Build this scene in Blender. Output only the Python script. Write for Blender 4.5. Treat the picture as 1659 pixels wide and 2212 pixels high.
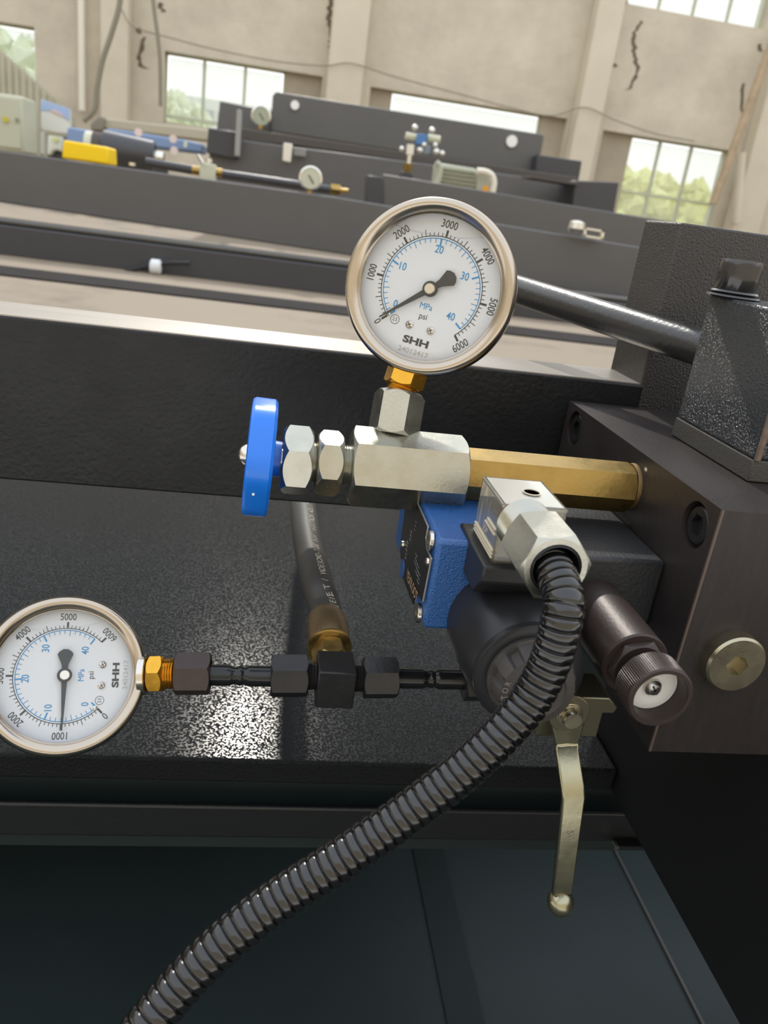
import bpy, math, random
from mathutils import Vector as V, Matrix as Mx
random.seed(7)
for o in list(bpy.data.objects): bpy.data.objects.remove(o)
SC = bpy.context.scene
COL = SC.collection
pi = math.pi
# ---------------------------------------------------------------- camera (world origin = camera position, X along the beams, Y away, Z up)
FPX, CX, CY = 1690.0, 829.5, 1106.0
yaw, pit, rol = math.radians(9.65), math.radians(20.92), math.radians(7.9)
fw = V((math.sin(yaw)*math.cos(pit), math.cos(yaw)*math.cos(pit), -math.sin(pit)))
r0 = V((math.cos(yaw), -math.sin(yaw), 0)); u0 = r0.cross(fw)
RT = r0*math.cos(rol)+u0*math.sin(rol); UP = -r0*math.sin(rol)+u0*math.cos(rol)
cd = bpy.data.cameras.new('camera'); cam = bpy.data.objects.new('camera', cd); COL.objects.link(cam)
cd.sensor_fit = 'VERTICAL'; cd.sensor_height = 36; cd.lens = FPX/2212*36; cd.clip_start = .02; cd.clip_end = 300
cam.matrix_world = Mx(((RT.x, UP.x, -fw.x, 0), (RT.y, UP.y, -fw.y, 0), (RT.z, UP.z, -fw.z, 0), (0, 0, 0, 1)))
cd.dof.use_dof = True; cd.dof.focus_distance = .295; cd.dof.aperture_fstop = 19
SC.camera = cam
# ---------------------------------------------------------------- sky, sun, exposure
W = bpy.data.worlds.new('sky'); SC.world = W; W.use_nodes = True
wn = W.node_tree; wn.nodes.clear()
wo = wn.nodes.new('ShaderNodeOutputWorld'); bg = wn.nodes.new('ShaderNodeBackground')
tc = wn.nodes.new('ShaderNodeTexCoord'); sx = wn.nodes.new('ShaderNodeSeparateXYZ'); rp = wn.nodes.new('ShaderNodeValToRGB')
wn.links.new(tc.outputs['Generated'], sx.inputs[0]); wn.links.new(sx.outputs['Z'], rp.inputs[0]); wn.links.new(rp.outputs[0], bg.inputs[0]); wn.links.new(bg.outputs[0], wo.inputs[0])
rp.color_ramp.elements[0].position = 0; rp.color_ramp.elements[0].color = (1, .99, .96, 1)
rp.color_ramp.elements[1].position = 1; rp.color_ramp.elements[1].color = (.80, .88, 1, 1)
bg.inputs[1].default_value = 1.7
def ray(x, y): return RT*((x-CX)/FPX) - UP*((y-CY)/FPX) + fw
gl = ray(520, 1590).normalized()
sd = V((gl.x, gl.y, -gl.z))                      # towards the sun: mirror of the view ray on the level deck
sl = bpy.data.lights.new('sun', 'SUN'); sl.energy = 1.9; sl.angle = math.radians(2.0); sl.color = (1, .95, .86)
so = bpy.data.objects.new('sun', sl); COL.objects.link(so); so.rotation_euler = sd.to_track_quat('Z', 'Y').to_euler()
SC.view_settings.view_transform = 'Standard'; SC.view_settings.look = 'None'; SC.view_settings.gamma = 1
SC.view_settings.use_curve_mapping = False; SC.view_settings.exposure = 0.0
# ---------------------------------------------------------------- helpers
def on(x, y, ax, v):
    q = ray(x, y); return q*(v/q['XYZ'.index(ax)])
def onY(x, y, v): return on(x, y, 'Y', v)
def onX(x, y, v): return on(x, y, 'X', v)
def onZ(x, y, v): return on(x, y, 'Z', v)
def onD(x, y, d): return ray(x, y)*d
def hexc(h):
    c = [int(h[i:i+2], 16)/255 for i in (0, 2, 4)]
    return tuple((v/12.92 if v <= .04045 else ((v+.055)/1.055)**2.4) for v in c)+(1,)
MATS = {}
def mat(name, col, rough=.5, metal=0, var=0, vscale=50, bump=0, bscale=200, col2=None, thr=.5, spec=.5, coat=0, stretch=None, rvar=0, emit=0, bdist=.0005, sparse=0):
    if name in MATS: return MATS[name]
    m = bpy.data.materials.new(name); m.use_nodes = True; t = m.node_tree; b = t.nodes['Principled BSDF']
    c = hexc(col) if isinstance(col, str) else tuple(col)+(1,)
    b.inputs['Base Color'].default_value = c; b.inputs['Roughness'].default_value = rough; b.inputs['Metallic'].default_value = metal
    b.inputs['Specular IOR Level'].default_value = spec; b.inputs['Coat Weight'].default_value = coat; b.inputs['Coat Roughness'].default_value = .08
    if emit: b.inputs['Emission Color'].default_value = c; b.inputs['Emission Strength'].default_value = emit
    tcn = t.nodes.new('ShaderNodeTexCoord'); mp = t.nodes.new('ShaderNodeMapping'); t.links.new(tcn.outputs['Object'], mp.inputs[0])
    if stretch: mp.inputs['Scale'].default_value = stretch
    if var or col2 or rvar:
        n = t.nodes.new('ShaderNodeTexNoise'); n.inputs['Scale'].default_value = vscale; n.inputs['Detail'].default_value = 6; n.inputs['Roughness'].default_value = .65
        t.links.new(mp.outputs[0], n.inputs[0])
        r = t.nodes.new('ShaderNodeValToRGB'); t.links.new(n.outputs[0], r.inputs[0])
        if col2:
            c2 = hexc(col2); r.color_ramp.elements[0].position = max(0, thr-.08); r.color_ramp.elements[1].position = min(1, thr+.08)
            r.color_ramp.elements[0].color = c; r.color_ramp.elements[1].color = c2
        else:
            r.color_ramp.elements[0].position = .3; r.color_ramp.elements[1].position = .7
            r.color_ramp.elements[0].color = tuple(v*(1-var) for v in c[:3])+(1,); r.color_ramp.elements[1].color = tuple(min(1, v*(1+var)) for v in c[:3])+(1,)
        if var or col2: t.links.new(r.outputs[0], b.inputs['Base Color'])
        if rvar:
            mr = t.nodes.new('ShaderNodeMapRange'); t.links.new(n.outputs[0], mr.inputs[0]); mr.inputs[1].default_value = .3; mr.inputs[2].default_value = .7
            mr.inputs[3].default_value = max(.02, rough-rvar); mr.inputs[4].default_value = min(1, rough+rvar); t.links.new(mr.outputs[0], b.inputs['Roughness'])
    if bump:
        n2 = t.nodes.new('ShaderNodeTexNoise'); n2.inputs['Scale'].default_value = bscale; n2.inputs['Detail'].default_value = 3
        t.links.new(mp.outputs[0], n2.inputs[0]); bp = t.nodes.new('ShaderNodeBump'); bp.inputs['Strength'].default_value = bump; bp.inputs['Distance'].default_value = bdist
        hs = n2.outputs[0]
        if sparse:
            rr_ = t.nodes.new('ShaderNodeMapRange'); t.links.new(hs, rr_.inputs[0]); rr_.inputs[1].default_value = sparse; rr_.inputs[2].default_value = sparse+.22; hs = rr_.outputs[0]
        t.links.new(hs, bp.inputs['Height']); t.links.new(bp.outputs[0], b.inputs['Normal'])
    MATS[name] = m; return m
def glassmat(name, tint=(1, 1, 1), gloss=.06, rough=.02, milky=0):
    m = bpy.data.materials.new(name); m.use_nodes = True; t = m.node_tree; t.nodes.clear()
    o = t.nodes.new('ShaderNodeOutputMaterial'); tr = t.nodes.new('ShaderNodeBsdfTransparent'); tr.inputs[0].default_value = tuple(tint)+(1,)
    g = t.nodes.new('ShaderNodeBsdfGlossy'); g.inputs['Roughness'].default_value = rough
    fr = t.nodes.new('ShaderNodeFresnel'); fr.inputs[0].default_value = 1.45; mu = t.nodes.new('ShaderNodeMath'); mu.operation = 'MULTIPLY'; mu.inputs[1].default_value = gloss/.04
    mx = t.nodes.new('ShaderNodeMixShader'); t.links.new(fr.outputs[0], mu.inputs[0]); t.links.new(mu.outputs[0], mx.inputs[0])
    t.links.new(tr.outputs[0], mx.inputs[1]); t.links.new(g.outputs[0], mx.inputs[2]); last = mx
    if milky:
        d = t.nodes.new('ShaderNodeBsdfDiffuse'); d.inputs[0].default_value = (.85, .82, .74, 1); m2 = t.nodes.new('ShaderNodeMixShader'); m2.inputs[0].default_value = milky
        t.links.new(mx.outputs[0], m2.inputs[1]); t.links.new(d.outputs[0], m2.inputs[2]); last = m2
    t.links.new(last.outputs[0], o.inputs[0]); MATS[name] = m; return m
def frame(o, z, x=None):
    z = V(z).normalized(); x = V(x) if x is not None else (V((1, 0, 0)) if abs(z.x) < .9 else V((0, 1, 0)))
    x = (x-z*x.dot(z)).normalized(); y = z.cross(x)
    return Mx(((x.x, y.x, z.x, o[0]), (x.y, y.y, z.y, o[1]), (x.z, y.z, z.z, o[2]), (0, 0, 0, 1)))
I4 = Mx.Identity(4)
class MB:
    def __init__(s): s.v = []; s.f = []
    def add(s, vs, fs, M=I4):
        k = len(s.v); s.v += [M @ V(p) for p in vs]; s.f += [tuple(i+k for i in f) for f in fs]; return s
    def box(s, a, b, M=I4):
        x0, y0, z0 = [min(p, q) for p, q in zip(a, b)]; x1, y1, z1 = [max(p, q) for p, q in zip(a, b)]
        return s.add([(x0, y0, z0), (x1, y0, z0), (x1, y1, z0), (x0, y1, z0), (x0, y0, z1), (x1, y0, z1), (x1, y1, z1), (x0, y1, z1)],
                     [(0, 3, 2, 1), (4, 5, 6, 7), (0, 1, 5, 4), (1, 2, 6, 5), (2, 3, 7, 6), (3, 0, 4, 7)], M)
    def prism(s, poly, z0, z1, M=I4):
        n = len(poly); a = sum(poly[i][0]*poly[(i+1) % n][1]-poly[(i+1) % n][0]*poly[i][1] for i in range(n))
        if a < 0: poly = poly[::-1]
        return s.add([(x, y, z0) for x, y in poly]+[(x, y, z1) for x, y in poly],
                     [tuple(range(n))[::-1], tuple(range(n, 2*n))]+[(i, (i+1) % n, n+(i+1) % n, n+i) for i in range(n)], M)
    def lathe(s, prof, M=I4, n=48, rf=None, cap=True):
        vs = []; fs = []
        for r, z in prof:
            for k in range(n):
                t = 2*pi*k/n; rr = rf(t, r, z) if rf else r
                vs.append((rr*math.cos(t), rr*math.sin(t), z))
        m = len(prof)
        for j in range(m-1):
            for k in range(n):
                a = j*n+k; b = j*n+(k+1) % n; fs.append((a, b, b+n, a+n))
        if cap:
            if prof[0][0] > 0: fs.append(tuple(range(n))[::-1])
            if prof[-1][0] > 0: fs.append(tuple(range((m-1)*n, m*n)))
        return s.add(vs, fs, M)
    def hexnut(s, flat, L, M=I4, ch=.12, n=96, rot=0, bore=0):
        # hex prism whose ends are cut by a cone: each flat ends in the curved chamfer of a real nut
        a0 = flat/2; R = a0/math.cos(pi/6); c = min(ch*flat, L*.45); ra = a0*.97; rings = [[], [], [], []]
        for k in range(n):
            t = rot+2*pi*k/n; a = ((2*pi*k/n) % (pi/3))-pi/6; h = a0/math.cos(a); zc = c*(h-ra)/(R-ra)*.98+.00001
            for q, (r, z) in enumerate(((ra, 0), (h, zc), (h, L-zc), (ra, L))): rings[q].append((r*math.cos(t), r*math.sin(t), z))
        vs = sum(rings, []); fs = []
        for q in range(3):
            for k in range(n): j = (k+1) % n; fs.append((q*n+k, q*n+j, (q+1)*n+j, (q+1)*n+k))
        if not bore: return s.add(vs, fs+[tuple(range(n))[::-1], tuple(range(3*n, 4*n))], M)
        b0 = [(bore*math.cos(rot+2*pi*k/n), bore*math.sin(rot+2*pi*k/n), 0) for k in range(n)]; b1 = [(x, y, L) for x, y, z in b0]
        for k in range(n):
            j = (k+1) % n; fs += [(3*n+k, 3*n+j, 5*n+j, 5*n+k), (k, 4*n+k, 4*n+j, j), (4*n+k, 5*n+k, 5*n+j, 4*n+j)]
        return s.add(vs+b0+b1, fs, M)
    def cyl(s, a, b, r, n=32, r2=None, bev=0):
        a = V(a); b = V(b); L = (b-a).length; r2 = r if r2 is None else r2
        pr = [(r-bev, 0), (r, bev), (r2, L-bev), (r2-bev, L)] if bev else [(r, 0), (r2, L)]
        return s.lathe(pr, frame(a, b-a), n)
    def tube(s, pts, r, n=16, rfun=None, smooth=0):
        pts = [V(p) for p in pts]
        T = [(pts[min(i+1, len(pts)-1)]-pts[max(i-1, 0)]).normalized() for i in range(len(pts))]
        x = T[0].orthogonal().normalized(); vs = []; fs = []
        for i, p in enumerate(pts):
            x = (x-T[i]*x.dot(T[i])).normalized(); y = T[i].cross(x); rr = rfun(i) if rfun else r
            for k in range(n):
                t = 2*pi*k/n; vs.append(p+x*(rr*math.cos(t))+y*(rr*math.sin(t)))
        for i in range(len(pts)-1):
            for k in range(n):
                a = i*n+k; b = i*n+(k+1) % n; fs.append((a, b, b+n, a+n))
        fs.append(tuple(range(n))[::-1]); fs.append(tuple(range((len(pts)-1)*n, len(pts)*n)))
        return s.add(vs, fs)
    def text(s, st, size, M, wx=1.0, ext=.0, align='CENTER', bold=0):
        cu = bpy.data.curves.new('t', 'FONT'); cu.body = st; cu.size = 1; cu.align_x = align; cu.align_y = 'CENTER'; cu.resolution_u = 3; cu.offset = bold
        ob = bpy.data.objects.new('t', cu); COL.objects.link(ob)
        bpy.context.view_layer.update()
        me = bpy.data.meshes.new_from_object(ob)
        S = size*1.4
        if ext:
            vs = [(p.co.x*S*wx, p.co.y*S, ext) for p in me.vertices]
        else: vs = [(p.co.x*S*wx, p.co.y*S, 0) for p in me.vertices]
        s.add(vs, [tuple(f.vertices) for f in me.polygons], M)
        bpy.data.objects.remove(ob); bpy.data.meshes.remove(me); bpy.data.curves.remove(cu)
        return s
def wpos(o):
    p = V((0, 0, 0))
    while o is not None: p += o.location; o = o.parent
    return p
def link(name, mb, m, parent=None, bev=0, seg=2, ang=None, smooth=True, sub=0, label=None, kind=None):
    if ang is None: ang = 13 if any(w in name for w in ('nut', 'hex')) and name not in ('coil_nut',) else 30
    c = sum(mb.v, V((0, 0, 0)))/max(1, len(mb.v))
    me = bpy.data.meshes.new(name); me.from_pydata([p-c for p in mb.v], [], mb.f); me.update()
    me.materials.append(m)
    if smooth:
        me.polygons.foreach_set('use_smooth', [True]*len(me.polygons))
        try: me.set_sharp_from_angle(angle=math.radians(ang))
        except Exception: pass
    o = bpy.data.objects.new(name, me); COL.objects.link(o)
    o.location = c-(wpos(parent) if parent else V((0, 0, 0)))
    if parent: o.parent = parent
    if bev:
        b = o.modifiers.new('bevel', 'BEVEL'); b.width = bev; b.segments = seg; b.limit_method = 'ANGLE'; b.angle_limit = math.radians(40)
        b.harden_normals = False
    if label: o['label'] = label
    if kind: o['kind'] = kind
    return o
def thing(name, label, cat, loc, group=None):
    o = bpy.data.objects.new(name, None); COL.objects.link(o); o.empty_display_size = .01; o.location = V(loc)
    o['label'] = label; o['category'] = cat
    if group: o['group'] = group
    return o
def tag(o, label, cat, group=None):
    o['label'] = label; o['category'] = cat
    if group: o['group'] = group
    return o
def struct(name, mb, m, **k): return link(name, mb, m, kind='structure', **k)
def catmull(pts, n=12):
    pts = [V(p) for p in pts]; P = [2*pts[0]-pts[1]]+pts+[2*pts[-1]-pts[-2]]; out = []
    for i in range(1, len(P)-2):
        a, b, c, d = P[i-1:i+3]
        for k in range(n):
            t = k/n; out.append(.5*((2*b)+(c-a)*t+(2*a-5*b+4*c-d)*t*t+(3*b-a-3*c+d)*t**3))
    return out+[pts[-1]]
# ---------------------------------------------------------------- materials
black = mat('black_paint', '1f2022', .42, bump=.5, bscale=420, bdist=.0006, spec=.35, rvar=.1, vscale=30)
blackg = mat('black_gritty_paint', '34373a', .26, bump=1.0, bscale=1100, bdist=.0009, spec=.6, sparse=.5)
blackd = mat('black_deck_paint', '202223', .17, bump=1.0, bscale=820, bdist=.0004, spec=.08, sparse=.47)
blackm = mat('black_machined', '363130', .42, metal=.3, var=.15, vscale=40, bump=.25, bscale=300, stretch=(8, 1, 1), spec=.4)
blackp = mat('black_plastic', '232325', .38, bump=.2, bscale=1500, bdist=.0001, spec=.4)
blackfar = mat('black_far_paint', '35363a', .4, spec=.5, var=.1, vscale=2)
pitm = mat('pit_dark_green', '2a3435', .5, spec=.3, var=.1, vscale=10)
oxide = mat('black_oxide_steel', '2b2a2b', .33, metal=.35, var=.2, vscale=90, bump=.2, bscale=500, spec=.5)
phos = mat('phosphated_brown_steel', '443a38', .45, metal=.4, var=.15, vscale=60, bump=.15, bscale=600)
zinc = mat('zinc_plated_steel', 'b4b2a6', .28, metal=.95, var=.06, vscale=80, bump=.2, bscale=900, bdist=.0002, rvar=.08)
zincy = mat('yellow_zinc_steel', 'aca48c', .3, metal=.95, var=.1, vscale=60, bump=.2, bscale=700, bdist=.0002, rvar=.08)
brass = mat('brass', 'd9a43c', .25, metal=.95, var=.08, vscale=120, rvar=.06)
brassd = mat('aged_brass', 'a98d52', .3, metal=.9, var=.1, vscale=90, bump=.25, bscale=600, bdist=.0002, rvar=.08)
steel = mat('polished_stainless', 'b8ac9c', .25, metal=1, rvar=.04, vscale=40)
nickel = mat('nickel', 'cfcac0', .22, metal=1)
bluep = mat('blue_plastic', '1573e0', .33, spec=.5, coat=.2, bump=.05, bscale=100)
bluev = mat('blue_valve_paint', '1c5aa0', .16, spec=.9, bump=1.0, bscale=2200, bdist=.0006)
dialm = mat('dial_face', 'd4d6d8', .45)
inkk = mat('dial_black_ink', '35332f', .6)
inkb = mat('dial_blue_ink', '2a86bd', .6)
inkg = mat('dial_grey_ink', 'b4b2ae', .6)
ptr = mat('pointer_black', '2b2b29', .45)
rubber = mat('rubber_hose', '3b3936', .55, var=.15, vscale=100, bump=.2, bscale=900, bdist=.0002)
conduitm = mat('conduit_black_plastic', '121111', .13, spec=.6, coat=.3, rvar=.05, vscale=300)
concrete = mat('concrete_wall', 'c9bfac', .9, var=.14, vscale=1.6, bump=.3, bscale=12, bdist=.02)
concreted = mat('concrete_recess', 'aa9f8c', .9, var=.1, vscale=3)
concretel = mat('pale_pilaster_plaster', 'd2c8b4', .9, var=.06, vscale=2)
floorm = mat('concrete_floor', '8a7c6a', .8, col2='6b6052', thr=.62, vscale=3, bump=.2, bscale=30, bdist=.003)
crackm = mat('broken_concrete', '6b604f', .95, var=.3, vscale=20)
lens = glassmat('gauge_glass', (1, 1, 1), .045, .01)
oilm = glassmat('glycerine', (.97, .97, .98), .05, .05)
pane_m = glassmat('window_glass', (.93, .96, .95), .05, .02, milky=.25)
clearp = glassmat('clear_plastic', (.96, .94, .88), .07, .06, milky=.10)
XD, YD, ZD = V((1, 0, 0)), V((0, 1, 0)), V((0, 0, 1))
#STRUCT
# ================================================================ hall
WY = 12.0; FZ = -.24
floor = struct('floor', MB().box((-12, .95, FZ-.3), (16, WY+.4, FZ)), floorm, smooth=False)
holes = [(-5.0, -3.3, .72, 1.585), (-1.68, .39, .72, 1.56), (1.05, 3.88, .5, 1.535), (4.44, 6.46, .36, 1.468), (4.40, 6.455, 3.03, 4.3)]
def wall_cells(holes, x0, x1, z0, z1, y0, y1):
    xs = sorted({x0, x1} | {h[0] for h in holes} | {h[1] for h in holes}); zs = sorted({z0, z1} | {h[2] for h in holes} | {h[3] for h in holes}); mb = MB()
    for a, b in zip(xs, xs[1:]):
        run = None
        for c, d in zip(zs, zs[1:]):
            mx_, mz = (a+b)/2, (c+d)/2
            if any(h[0] < mx_ < h[1] and h[2] < mz < h[3] for h in holes):
                if run: mb.box((a, y0, run[0]), (b, y1, run[1])); run = None
            else: run = (run[0] if run else c, d)
        if run: mb.box((a, y0, run[0]), (b, y1, run[1]))
    return mb
wb = struct('wall_back', wall_cells(holes, -12, 16, FZ, 5.2, WY, WY+.3), concrete, smooth=False)
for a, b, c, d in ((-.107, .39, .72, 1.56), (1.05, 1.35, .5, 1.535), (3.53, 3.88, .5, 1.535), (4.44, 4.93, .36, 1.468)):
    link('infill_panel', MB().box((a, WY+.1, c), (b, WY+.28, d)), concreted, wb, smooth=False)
for a, b, dep in ((-2.45, -2.1, .22), (.44, .92, .25), (3.93, 4.3, .25), (6.62, 7.1, .25), (-6, -5.5, .25)):
    link('pilaster', MB().box((a, WY-dep, FZ), (b, WY, 5.2)), concretel, wb, bev=.02)
link('downpipe', MB().cyl((-2.7, WY-.1, .7), (-2.7, WY-.1, 5.1), .045, 20), mat('white_pipe', 'e8e2d2', .5), wb)
link('slanting_brace', MB().cyl(onY(1540, 440, WY-.5), onY(1680, 60, WY-.5), .055, 16), mat('rusty_tan_pipe', 'b39d80', .7, var=.2, vscale=6), wb)
link('drain_pipe', MB().cyl(onY(1601, 330, WY-.35), onY(1590, 480, WY-.35), .07, 16), concretel, wb)
def crack(px, w, name='crack'):
    pts = []
    for (x0, y0), (x1, y1) in zip(px, px[1:]):
        for k in range(6):
            t = k/6; pts.append((x0+(x1-x0)*t+random.uniform(-3, 3), y0+(y1-y0)*t))
    L = [onY(x-w*random.uniform(.3, 1), y, WY-.004) for x, y in pts]; R = [onY(x+w*random.uniform(.3, 1), y, WY-.004) for x, y in pts]; n = len(pts)
    mb = MB().add(L+R+[p+V((0, .03, 0)) for p in L+R], [(i, i+1, n+i+1, n+i) for i in range(n-1)]+[(i, 2*n+i, 2*n+i+1, i+1) for i in range(n-1)]+[(n+i, n+i+1, 3*n+i+1, 3*n+i) for i in range(n-1)])
    return link(name, mb, crackm, wb, smooth=False)
crack([(716, -5), (712, 40), (718, 80), (714, 100), (724, 122)], 8)
crack([(1385, 45), (1372, 70), (1370, 110), (1378, 145), (1362, 190), (1352, 195)], 6)
crack([(1318, 100), (1322, 118)], 12); crack([(1316, 130), (1326, 148)], 11); crack([(1303, 155), (1312, 175)], 7)
crack([(1350, 0), (1345, 12)], 9); crack([(1640, 95), (1645, 115)], 6); crack([(1606, 180), (1604, 260)], 5)
crack([(312, 80), (300, 120), (302, 145)], 6); crack([(298, 60), (300, 75)], 10); crack([(300, 140), (316, 150)], 9); crack([(345, 5), (355, 30)], 7)
def window(n, a, b, c, d, vs, hs, y=WY+.16):
    t = bpy.data.objects.new('window_%d' % n, None); COL.objects.link(t); t.location = V(((a+b)/2, y, c)); t['kind'] = 'structure'
    fm = mat('pale_window_frame', 'b9bda6', .6); w = .022; mb = MB()
    for x in (a, b): mb.box((x-w, y-.03, c), (x+w, y+.03, d))
    for z in (c, d): mb.box((a, y-.03, z-w), (b, y+.03, z+w))
    link('frame', mb, fm, t, smooth=False)
    for x in vs: link('mullion', MB().box((x-.018, y-.025, c+w), (x+.018, y+.025, d-w)), fm, t, smooth=False)
    for z in hs: link('transom', MB().box((a+w, y-.02, z-.018), (b-w, y+.02, z+.018)), fm, t, smooth=False)
    X = [a+w]+list(vs)+[b-w]; Z = [c+w]+list(hs)+[d-w]
    for x0, x1 in zip(X, X[1:]):
        for z0, z1 in zip(Z, Z[1:]):
            link('pane', MB().box((x0+.02, y-.003, z0+.02), (x1-.02, y+.003, z1-.02)), pane_m, t, smooth=False)
    return t
window(1, -5.0, -3.3, .72, 1.585, (-4.4, -3.85), (.95,))
window(2, -1.68, -.107, .72, 1.56, (-1.18, -.64), (.81,))
window(3, 1.35, 3.53, .5, 1.535, (), (.75,))
window(4, 4.93, 6.46, .36, 1.468, (5.4, 5.9), (.72,))
window(5, 4.40, 6.455, 3.03, 4.3, (4.92, 5.43, 5.95), (3.7,))
# side and rear walls (behind and beside the camera, seen only in reflections)
struct('wall_left', MB().box((-12.3, -8, -1.3), (-12, WY+.3, 5.2)), concrete, smooth=False)
struct('wall_right', MB().box((16, -8, -1.3), (16.3, WY+.3, 5.2)), concrete, smooth=False)
struct('wall_rear', MB().box((-12, -8.3, -1.3), (16, -8, 5.2)), concrete, smooth=False)
# outside: ground, trees, a building
struct('ground', MB().box((-60, WY+.5, -.8), (80, 90, -.5)), mat('yard_ground', '9aa082', .9), smooth=False)
def tree(x, y, z0, r, h, colr, label, dense=260):
    t = thing('tree', label, 'tree', (x, y, -.5))
    link('trunk', MB().cyl((x, y, -.5), (x, y, z0), r*.08, 10, r*.05), mat('bark', '6d5a45', .9), t)
    mb = MB()
    for k in range(dense):
        a = random.uniform(0, 2*pi); b = math.acos(random.uniform(-1, 1)); q = r*random.uniform(.55, 1.0)
        c = V((x+q*math.sin(b)*math.cos(a), y+q*math.sin(b)*math.sin(a), z0+h/2+h/2/r*q*math.cos(b)*1.0)); s_ = r*random.uniform(.1, .2)
        M = frame(c, V((random.uniform(-1, 1), random.uniform(-1, 1), random.uniform(-.4, 1))))
        mb.add([(s_, 0, 0), (0, s_, 0), (-s_, 0, 0), (0, -s_, 0), (0, 0, s_*.7), (0, 0, -s_*.7)], [(0, 1, 4), (1, 2, 4), (2, 3, 4), (3, 0, 4), (1, 0, 5), (2, 1, 5), (3, 2, 5), (0, 3, 5)], M)
    link('foliage', mb, mat('foliage_'+colr, colr, .7, var=.25, vscale=3), t, smooth=False, kind='stuff')  # leaf colours are lightened to paint in the overexposed window glare
tree(-6.6, 20, .2, 1.6, 2.4, 'e0f0cc', 'pale green tree outside the far left window')
tree(-2.7, 21, -.1, 1.1, 2.0, 'e4f2ce', 'pale green tree outside at left of the window between the pilasters')
tree(-.8, 23, -.2, 1.5, 1.6, 'dcebc6', 'low green tree outside behind the three-pane window')
tree(9.6, 21, -.2, 1.7, 2.0, 'e6e694', 'yellow green tree outside at left of the right window')
tree(14.2, 28, -.2, 1.7, 2.1, 'eee27c', 'yellow leafed tree outside at right of the right window')
bt = thing('building', 'distant pale building with a row of grey windows outside', 'building', (-1.6, 40, -.5))
link('facade', MB().box((-7.0, 40, -.5), (1.2, 46, 3.6)), mat('pale_render', 'e9ebe8', .8), bt, smooth=False)
for k in range(8): link('window', MB().box((-4.4+k*.6, 39.93, 2.55), (-4.0+k*.6, 40.02, 3.15)), mat('grey_pane', '9aa7ac', .3), bt, smooth=False)
sh = thing('white_shed', 'low white outbuilding outside the right window', 'building', (11.6, 24, -.5))
link('wall', MB().box((10.4, 24, -.5), (14.5, 26, .95)), mat('white_render', 'dfe3e8', .8), sh, smooth=False)
link('door', MB().box((10.7, 23.95, -.3), (11.1, 24.05, .7)), mat('blue_grey_door', '6c7c9c', .6), sh, smooth=False)
# hanging cables
def cable(px, r, Y, name, label, m='3f3b33'):
    pts = catmull([onY(x, y, Y) for x, y in px], 8)
    return tag(link(name, MB().tube(pts, r, 8), mat('cable_'+m, m, .6)), label, 'cable')
cable([(262, -60), (258, 10), (240, 75), (222, 130), (210, 190), (205, 235), (180, 262)], .030, 10.5, 'hanging_cable', 'thick grey cable hanging down the wall, slanting left', '8b8473')
cable([(326, -60), (333, 20), (341, 80), (346, 140), (347, 230)], .022, 10.5, 'hanging_cable', 'grey cable hanging straight down at left edge of the three-pane window', '8b8473')
cable([(262, 20), (290, 58), (380, 85), (470, 108), (600, 133), (700, 142), (760, 137), (850, 165), (1000, 205), (1100, 232), (1190, 250), (1262, 232), (1330, 260), (1420, 290), (1500, 305)], .008, WY-.3, 'wall_wire', 'thin wire strung along the back wall above the windows', '8f8571')
#MACHINES
# ================================================================ near machine frame
PY = .370; PZ = -.0642
beam = tag(link('beam_plate', MB().box((-.9, PY, -.142), (.186, PY+.037, PZ-.0004)), black, bev=.0012), 'long black beam plate with shiny top edge behind the blue handwheel', 'beam')
link('glare_top_face', MB().box((-.9, PY+.0006, PZ-.0006), (.1855, PY+.0364, PZ)), mat('glare_bright_top', 'a09a93', .38, metal=.55, var=.12, vscale=60, stretch=(.15, 3, 1), bump=.3, bscale=400), beam, smooth=False)  # pale metallic strip paints the grazing glare on the black top face
SZ = -.26; SY = .318
deck = tag(link('deck_plate', MB().box((-.9, SY, SZ-.014), (.1985, .97, SZ)), blackd, bev=.0015), 'black deck plate with sparkling grains under the tee fitting', 'plate')
ut = thing('undercarriage', 'dark frame ledge and rail below the front edge of the deck', 'frame', (0, .4, -.5))
link('set_back_web', MB().box((-.9, SY+.045, -.36), (.9, SY+.075, SZ-.014)), pitm, ut)
link('ledge_rail', MB().box((-.9, .3452, -.336), (.245, .3485, -.314)), mat('worn_black_rail', '1f2123', .4, spec=.5, bump=.6, bscale=300), ut, bev=.0015)
link('lower_skirt', MB().box((-.9, .60, -.5), (.9, .62, -.28)), pitm, ut)
pit = struct('floor_pit', MB().box((-.9, -.6, -.52), (.9, .96, -.50)), pitm, smooth=False)
pit.name = 'floor_pit'
link('floor_seam', MB().box((.150, -.3, -.5), (.176, .60, -.4985)), mat('seam_black', '1f2829', .55, spec=.3), pit, smooth=False)
link('floor_scribe', MB().box((.3322, -.3, -.5), (.3342, .505, -.498)), mat('scratch_grey', '4a4a48', .5), pit, smooth=False)
br = thing('small_bracket', 'tiny dark bracket with a white screw head below the lever', 'bracket', onY(1350, 1815, .345))
a = onY(1325, 1812, .345); b = onY(1378, 1812, .345)
link('plate', MB().box((a.x, .338, a.z-.001), (b.x, .358, a.z+.001)), mat('worn_black_rail', '2d2a2b'), br)
link('screw_head', MB().cyl(onY(1332, 1832, .337), onY(1332, 1832, .337)+V((0, .004, 0)), .0016, 16), nickel, br)
tag(link('side_frame', MB().box((.2, .02, -.277), (.5, .3565, -.170)), mat('side_black', '17181a', .5, spec=.3), bev=.001), 'dark side frame under the manifold block', 'frame')
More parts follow.
